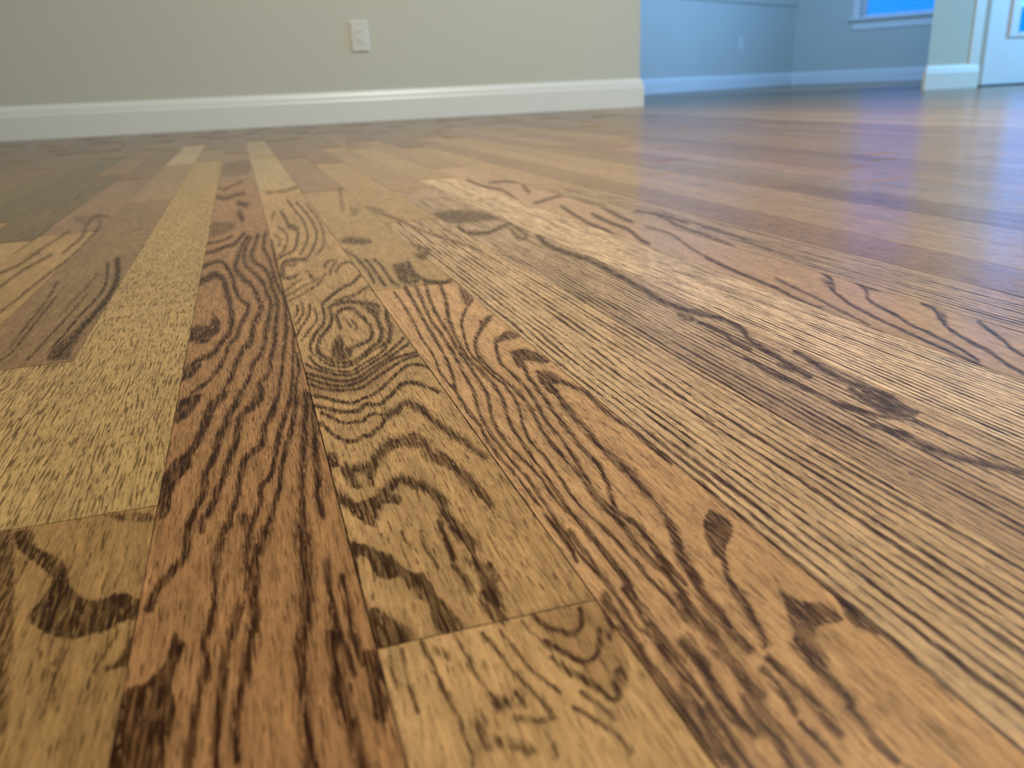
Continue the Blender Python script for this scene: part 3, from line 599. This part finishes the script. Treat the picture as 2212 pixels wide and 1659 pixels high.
# the rest of the floor: boards too thin in the view to pick apart, as one piece
vs, fs, tn_, nv = [], [], [], 0
def far_board(xa, xb, ya, yb, tone):
    global nv
    g = 0.0002; e = 0.0003
    for (x, y, z) in ((xa+g, ya+g, -.006), (xb-g, ya+g, -.006), (xb-g, yb-g, -.006), (xa+g, yb-g, -.006), (xa+g+e, ya+g+e, 0), (xb-g-e, ya+g+e, 0), (xb-g-e, yb-g-e, 0), (xa+g+e, yb-g-e, 0)): vs.append((x, y, z)); tn_.extend((tone[0]*TM[0], tone[1]*TM[1], tone[2]*TM[2], 1.0))
    for q in ((4,5,6,7), (0,1,5,4), (1,2,6,5), (2,3,7,6), (3,0,4,7)): fs.append(tuple(nv+i for i in q))
    nv += 8
rr = random.Random(5)
for k in range(-45, 161):
    inner = -17 <= k < KMAX
    y = 4.03 if (inner) else -3.4+rr.uniform(-.5, 0)
    xk = X0+(k+.5)*S
    if xk > 4.3: y = min(y, 4.3) if not inner else y
    while y < 9.6:
        y2 = y+rr.uniform(0.4, 1.3); tn = rr.choice(TONES); f = rr.uniform(.9, 1.1)
        if xk > 4.28 and y < 4.35: y2 = min(y2, 4.35)
        lim = 4.40+(xk-4.25)/0.95
        if xk > 4.28 and y >= 4.34 and y < lim: y = lim; continue
        if xk > 7.2 and y >= 4.34: break
        far_board(X0+k*S, X0+(k+1)*S, max(y, -3.4), min(y2, 9.6), tuple(c*f for c in tn)); y = y2
    if inner:
        y = -3.4
        while y < -0.31:
            y2 = min(y+rr.uniform(0.4, 1.3), -0.3); tn = rr.choice(TONES)
            far_board(X0+k*S, X0+(k+1)*S, y, y2, tn); y = y2
fb = mesh_obj('floor_boards', vs, fs, M_WOOD, floor); fb['kind'] = 'stuff'
a = fb.data.attributes.new('tone', 'FLOAT_COLOR', 'POINT'); a.data.foreach_set('color', np.array(tn_, np.float32))
a = fb.data.attributes.new('pores', 'FLOAT', 'POINT'); a.data.foreach_set('value', np.full(nv, .3, np.float32))
print('boards', boards, 'tris', sum(len(o.data.polygons) for o in scn.objects if o.type == 'MESH')*2)

# ------------------------------------------------------------------ room shell
BB = [(0, 0), (0.016, 0), (0.016, 0.092), (0.0135, 0.099), (0.012, 0.112), (0.008, 0.124), (0.004, 0.132), (0, 0.133)]
WY, CX = 4.037, 1.935               # face of the back wall and its free corner
CEIL = 2.55
struct(MB().box((-2.6, WY, 0), (CX, WY+0.13, CEIL)).build('wall_back', M_WALL))
struct(MB().extr(BB, (-2.6, WY, 0), (CX, WY, 0), (0, -1, 0), m1=1).extr(BB, (CX, WY, 0), (CX, WY+0.13, 0), (1, 0, 0), m0=1).build('baseboard_back', M_TRIM))
struct(MB().box((-2.7, -3.4, 0), (-2.6, 4.2, CEIL)).build('wall_left', M_WALL))
struct(MB().box((-2.7, -3.5, 0), (9.2, -3.4, CEIL)).build('wall_front', M_WALL))
cl = MB().box((-2.7, -3.5, CEIL), (9.3, 4.40, CEIL+0.1))
pg = [(-0.5, 4.40), (4.35, 4.40), (7.25, 7.45), (6.3, 9.05), (-0.5, 5.3)]; n_ = len(pg)
cl.v += [Vector((x, y, CEIL)) for x, y in pg]+[Vector((x, y, CEIL+0.1)) for x, y in pg]
cl.f += [tuple(8+i for i in range(n_))[::-1], tuple(8+n_+i for i in range(n_))]+[(8+i, 8+(i+1) % n_, 8+n_+(i+1) % n_, 8+n_+i) for i in range(n_)]
struct(cl.build('ceiling', M_CEIL))
struct(MB().box((9.2, -3.5, 0), (9.3, 4.40, CEIL)).build('wall_right', M_WALL))
# alcove / hall beyond the opening, its walls turned about thirty degrees
A0 = Vector((3.688, 7.477, 0)); A1 = Vector((6.184, 8.874, 0)); dA = (A1-A0).normalized(); nA = Vector((dA.y, -dA.x, 0))
B2 = Vector((6.931, 7.706, 0)); dB = (B2-A1).normalized(); nB = Vector((dB.y, -dB.x, 0))
def frame(o, d, n):                  # local x along wall, y into the wall, z up
    return Matrix(((d.x, -n.x, 0, o.x), (d.y, -n.y, 0, o.y), (0, 0, 1, 0), (0, 0, 0, 1)))
FA = frame(A0, dA, nA); FB = frame(A1, dB, nB)
struct(MB().box((-2.4, 0, 0), (2.86, 0.12, CEIL), FA).build('wall_hall', M_WALL))
struct(MB().extr(BB, tuple(A0-dA*2.3), tuple(A1), tuple(nA)).build('baseboard_hall', M_TRIM))
RAIL = [(0, 0.822), (0.016, 0.826), (0.022, 0.84), (0.022, 0.94), (0.014, 0.95), (0, 0.955)]
struct(MB().extr(RAIL, tuple(A0-dA*2.3), tuple(A1), tuple(nA)).build('trim_1', M_WALL))
# window wall with a real opening
WX0, WX1, WZ0, WZ1 = 0.715, 1.60, 0.63, 2.05
wb = MB()
wb.box((0, 0, 0), (WX0, 0.14, CEIL), FB).box((WX1, 0, 0), (1.75, 0.14, CEIL), FB).box((WX0, 0, 0), (WX1, 0.14, WZ0), FB).box((WX0, 0, WZ1), (WX1, 0.14, CEIL), FB)
struct(wb.build('wall_window', M_WALL))
struct(MB().extr(BB, tuple(A1), tuple(A1+dB*1.75), tuple(nB)).build('baseboard_window', M_TRIM))
win = struct(MB().box((WX0, 0.03, WZ0), (WX0+0.05, 0.10, WZ1), FB).box((WX1-0.05, 0.03, WZ0), (WX1, 0.10, WZ1), FB).box((WX0, 0.03, WZ0), (WX1, 0.10, WZ0+0.02), FB).box((WX0, 0.03, WZ1-0.05), (WX1, 0.10, WZ1), FB).box((WX0+.05, 0.04, 1.30), (WX1-.05, 0.09, 1.34), FB).build('window_1', M_TRIM))
MB().bevbox((0.632, -0.02, 0.655), (WX0, 0.02, WZ1+0.08), 0.006, FB).bevbox((WX1, -0.02, 0.655), (WX1+0.083, 0.02, WZ1+0.08), 0.006, FB).bevbox((0.632, -0.022, WZ1), (WX1+0.083, 0.02, WZ1+0.09), 0.006, FB).build('window_casing', M_TRIM, win)
MB().bevbox((0.61, -0.05, 0.628), (WX1+0.10, 0.04, 0.655), 0.008, FB).build('window_sill', M_TRIM, win)
MB().bevbox((0.64, -0.018, 0.535), (WX1+0.07, 0.0, 0.600), 0.006, FB).build('window_apron', M_TRIM, win)
MB().box((WX0+.05, 0.06, WZ0+.02), (WX1-.05, 0.066, 1.30), FB).build('window_pane', M_GLASS, win)
MB().box((WX0+.05, 0.06, 1.34), (WX1-.05, 0.066, WZ1-.05), FB).build('window_pane', M_GLASS, win)
# left side of the hall and its far side, closing the space
struct(MB().box((CX-0.13, WY+0.13, 0), (CX, 7.0, CEIL)).build('wall_corridor', M_WALL))
# pier between opening and door; header over the opening
PY = 4.25
def prism(pts, z0, z1):
    m = MB(); k = len(pts); m.v = [Vector((x, y, z0)) for x, y in pts]+[Vector((x, y, z1)) for x, y in pts]
    m.f = [tuple(range(k))[::-1], tuple(range(k, 2*k))]+[(i, (i+1) % k, k+(i+1) % k, k+i) for i in range(k)]; return m
struct(prism([(3.87, PY), (4.19, PY), (4.19, PY+0.15), (4.035, PY+0.15)], 0, CEIL).build('wall_pier', M_WALL))
struct(prism([(4.19, PY+0.15), (4.29, PY+0.15), (7.21, 7.48), (7.10, 7.53)], 0, CEIL).build('wall_angled', M_WALL))
struct(MB().extr(BB, (3.87, PY, 0), (4.238, PY, 0), (0, -1, 0), m0=1).extr(BB, (4.035, PY+0.15, 0), (3.87, PY, 0), (-0.673, 0.740, 0), m1=0.4).build('baseboard_pier', M_TRIM))
DX0, DX1, DH = 4.292, 5.15, 2.03
struct(MB().box((4.19, PY, DH+0.05), (5.26, PY+0.14, CEIL)).box((5.20, PY, 0), (9.2, PY+0.14, CEIL)).build('wall_door', M_WALL))
struct(MB().box((CX, 4.06, 2.2), (3.87, 4.19, CEIL)).build('wall_header', M_WALL))
struct(MB().bevbox((4.165, PY-0.006, 0), (4.240, PY+0.002, DH+0.09), 0.002).bevbox((5.19, PY-0.018, 0), (5.28, PY+0.002, DH+0.09), 0.006).bevbox((4.165, PY-0.007, DH+0.01), (5.28, PY+0.002, DH+0.09), 0.006).build('trim_2', M_TRIM))
struct(MB().box((4.19, PY+0.002, 0), (4.285, PY+0.14, DH+0.03)).box((5.155, PY+0.002, 0), (5.20, PY+0.14, DH+0.03)).box((4.19, PY+0.002, DH+0.005), (5.20, PY+0.14, DH+0.05)).build('trim_3', M_JAMB))
GX0, GX1, GZ0, GZ1 = 4.515, 4.93, 0.30, 1.86
dy0, dy1 = PY+0.015, PY+0.055
door = struct(MB().box((DX0, dy0, 0.012), (GX0, dy1, DH)).box((GX1, dy0, 0.012), (DX1, dy1, DH)).box((GX0, dy0, 0.012), (GX1, dy1, GZ0)).box((GX0, dy0, GZ1), (GX1, dy1, DH)).build('door_1', M_DOOR))
MB().bevbox((GX0-.07, dy0-.012, GZ0-.03), (GX0, dy0, GZ1+.03), .005).bevbox((GX1, dy0-.012, GZ0-.03), (GX1+.07, dy0, GZ1+.03), .005).bevbox((GX0, dy0-.012, GZ0-.03), (GX1, dy0, GZ0), .005).bevbox((GX0, dy0-.012, GZ1), (GX1, dy0, GZ1+.03), .005).build('glass_frame', M_DOOR, door)
MB().box((GX0, dy0+.015, GZ0), (GX1, dy0+.022, GZ1)).build('door_glass', M_GLASS, door)
MB().bevbox((4.255, PY-0.02, 0.0), (5.19, PY+0.14, 0.010), .004).build('threshold', M_DARK, door)

# ------------------------------------------------------------------ window blind (slats)
bl = bpy.data.objects.new('window_blind', None); link(bl); bl.location = FB@Vector(((WX0+WX1)/2, 0.01, WZ1-0.06))
bl['label'] = 'white slatted blind, slats open, hanging in the far window beyond the opening'; bl['category'] = 'blind'
def local(o): o.parent = bl; o.matrix_parent_inverse = Matrix.Translation(-bl.location); return o
local(MB().box((WX0+.012, -0.005, WZ1-0.06), (WX1-.012, 0.028, WZ1-0.015), FB).build('head_rail', M_BLIND))
slat_me = None; z = WZ0+0.082; first = None
while z < WZ1-0.08:
    if first is None:
        R = Matrix.Rotation(math.radians(5), 4, 'X'); mbx = MB()
        pts = [(-.024, 0), (-.012, .002), (0, .0028), (.012, .002), (.024, 0)]
        x0, x1 = -(WX1-WX0)/2+.012, (WX1-WX0)/2-.012
        for (yy_, zz) in pts:
            for xx in (x0, x1):
                mbx.v.append(R@Vector((xx, yy_, zz))); mbx.v.append(R@Vector((xx, yy_, zz+.0018)))
        for i in range(4):
            a0 = i*4; b0 = a0+4
            mbx.f += [(a0, a0+2, b0+2, b0), (a0+1, b0+1, b0+3, a0+3), (a0, b0, b0+1, a0+1), (a0+2, a0+3, b0+3, b0+2)]
        mbx.f += [(0, 1, 3, 2), (16, 18, 19, 17)]
        first = mbx.build('slat', M_BLIND); me_ = first.data; o = first
    else: o = link(bpy.data.objects.new('slat', me_))
    o.matrix_world = FB@Matrix.Translation(((WX0+WX1)/2, 0.012, z)); 
    mw = FB@Matrix.Translation(((WX0+WX1)/2, 0.012, z)); o.parent = bl; o.matrix_parent_inverse = Matrix.Translation(-bl.location); o.matrix_basis = mw
    z += 0.046
local(MB().box((WX0+.012, -0.003, WZ0+0.032), (WX1-.012, 0.026, WZ0+0.052), FB).build('bottom_rail', M_BLIND))

# ------------------------------------------------------------------ outlet on the back wall
out = bpy.data.objects.new('wall_outlet', None); link(out); out.location = (0.568, WY, 0.361)
out['label'] = 'small white rectangular outlet plate on the grey back wall above the baseboard'; out['category'] = 'outlet'
def rounded(w, h, r, y0, y1, ch, n=5):
    ring = []
    for (cx, cz, a0) in ((w/2-r, h/2-r, 0), (-w/2+r, h/2-r, 90), (-w/2+r, -h/2+r, 180), (w/2-r, -h/2+r, 270)):
        for i in range(n): t = math.radians(a0+90*i/(n-1)); ring.append((cx+r*math.cos(t), cz+r*math.sin(t)))
    m = MB(); k = len(ring)
    for (s_, y) in ((1, y1), (1, y0+ch), (1-2*ch/w, y0)): m.v += [Vector((x*s_, y, z_*(1-2*ch/h if s_ != 1 else 1))) for x, z_ in ring]
    for j in range(2):
        for i in range(k): m.f.append((j*k+i, j*k+(i+1) % k, (j+1)*k+(i+1) % k, (j+1)*k+i))
    m.f.append(tuple(2*k+i for i in range(k))); return m
def sub(m, name, mat): o = m.build(name, mat); o.parent = out; return o
sub(rounded(0.079, 0.128, 0.006, -0.0075, 0, 0.004), 'cover_plate', M_PLATE)
for dz in (0.0, ):
    sub(rounded(0.034, 0.068, 0.003, -0.0095, -0.006, 0.001), 'receptacle', M_PLATE)
rec = out.children[-1]
for dz in (0.019, -0.019):
    for dx in (-0.006, 0.006):
        s_ = MB().box((dx-.0011, -0.0098, dz-.004), (dx+.0011, -0.009, dz+.004)).build('slot', M_SLOT); s_.parent = rec
for dz in (0.056, -0.056):
    c = MB(); c.v = [Vector((.003*math.cos(t*math.pi/5), y, dz+.003*math.sin(t*math.pi/5))) for y in (-.0085, -.0072) for t in range(10)]
    c.f = [tuple(range(10))[::-1]]+[(i, (i+1) % 10, 10+(i+1) % 10, 10+i) for i in range(10)]
    sub(c, 'screw', M_PLATE)
# the same kind of plate, far off on the hall wall
o2 = out.copy(); link(o2); o2.matrix_world = FA@Matrix.Translation((1.64, 0, 0.435))
o2['label'] = 'tiny faint outlet plate low on the blue-lit hall wall beyond the opening'
for ch in list(out.children):
    c = ch.copy(); link(c); c.parent = o2
    for g_ in ch.children: d = g_.copy(); link(d); d.parent = c
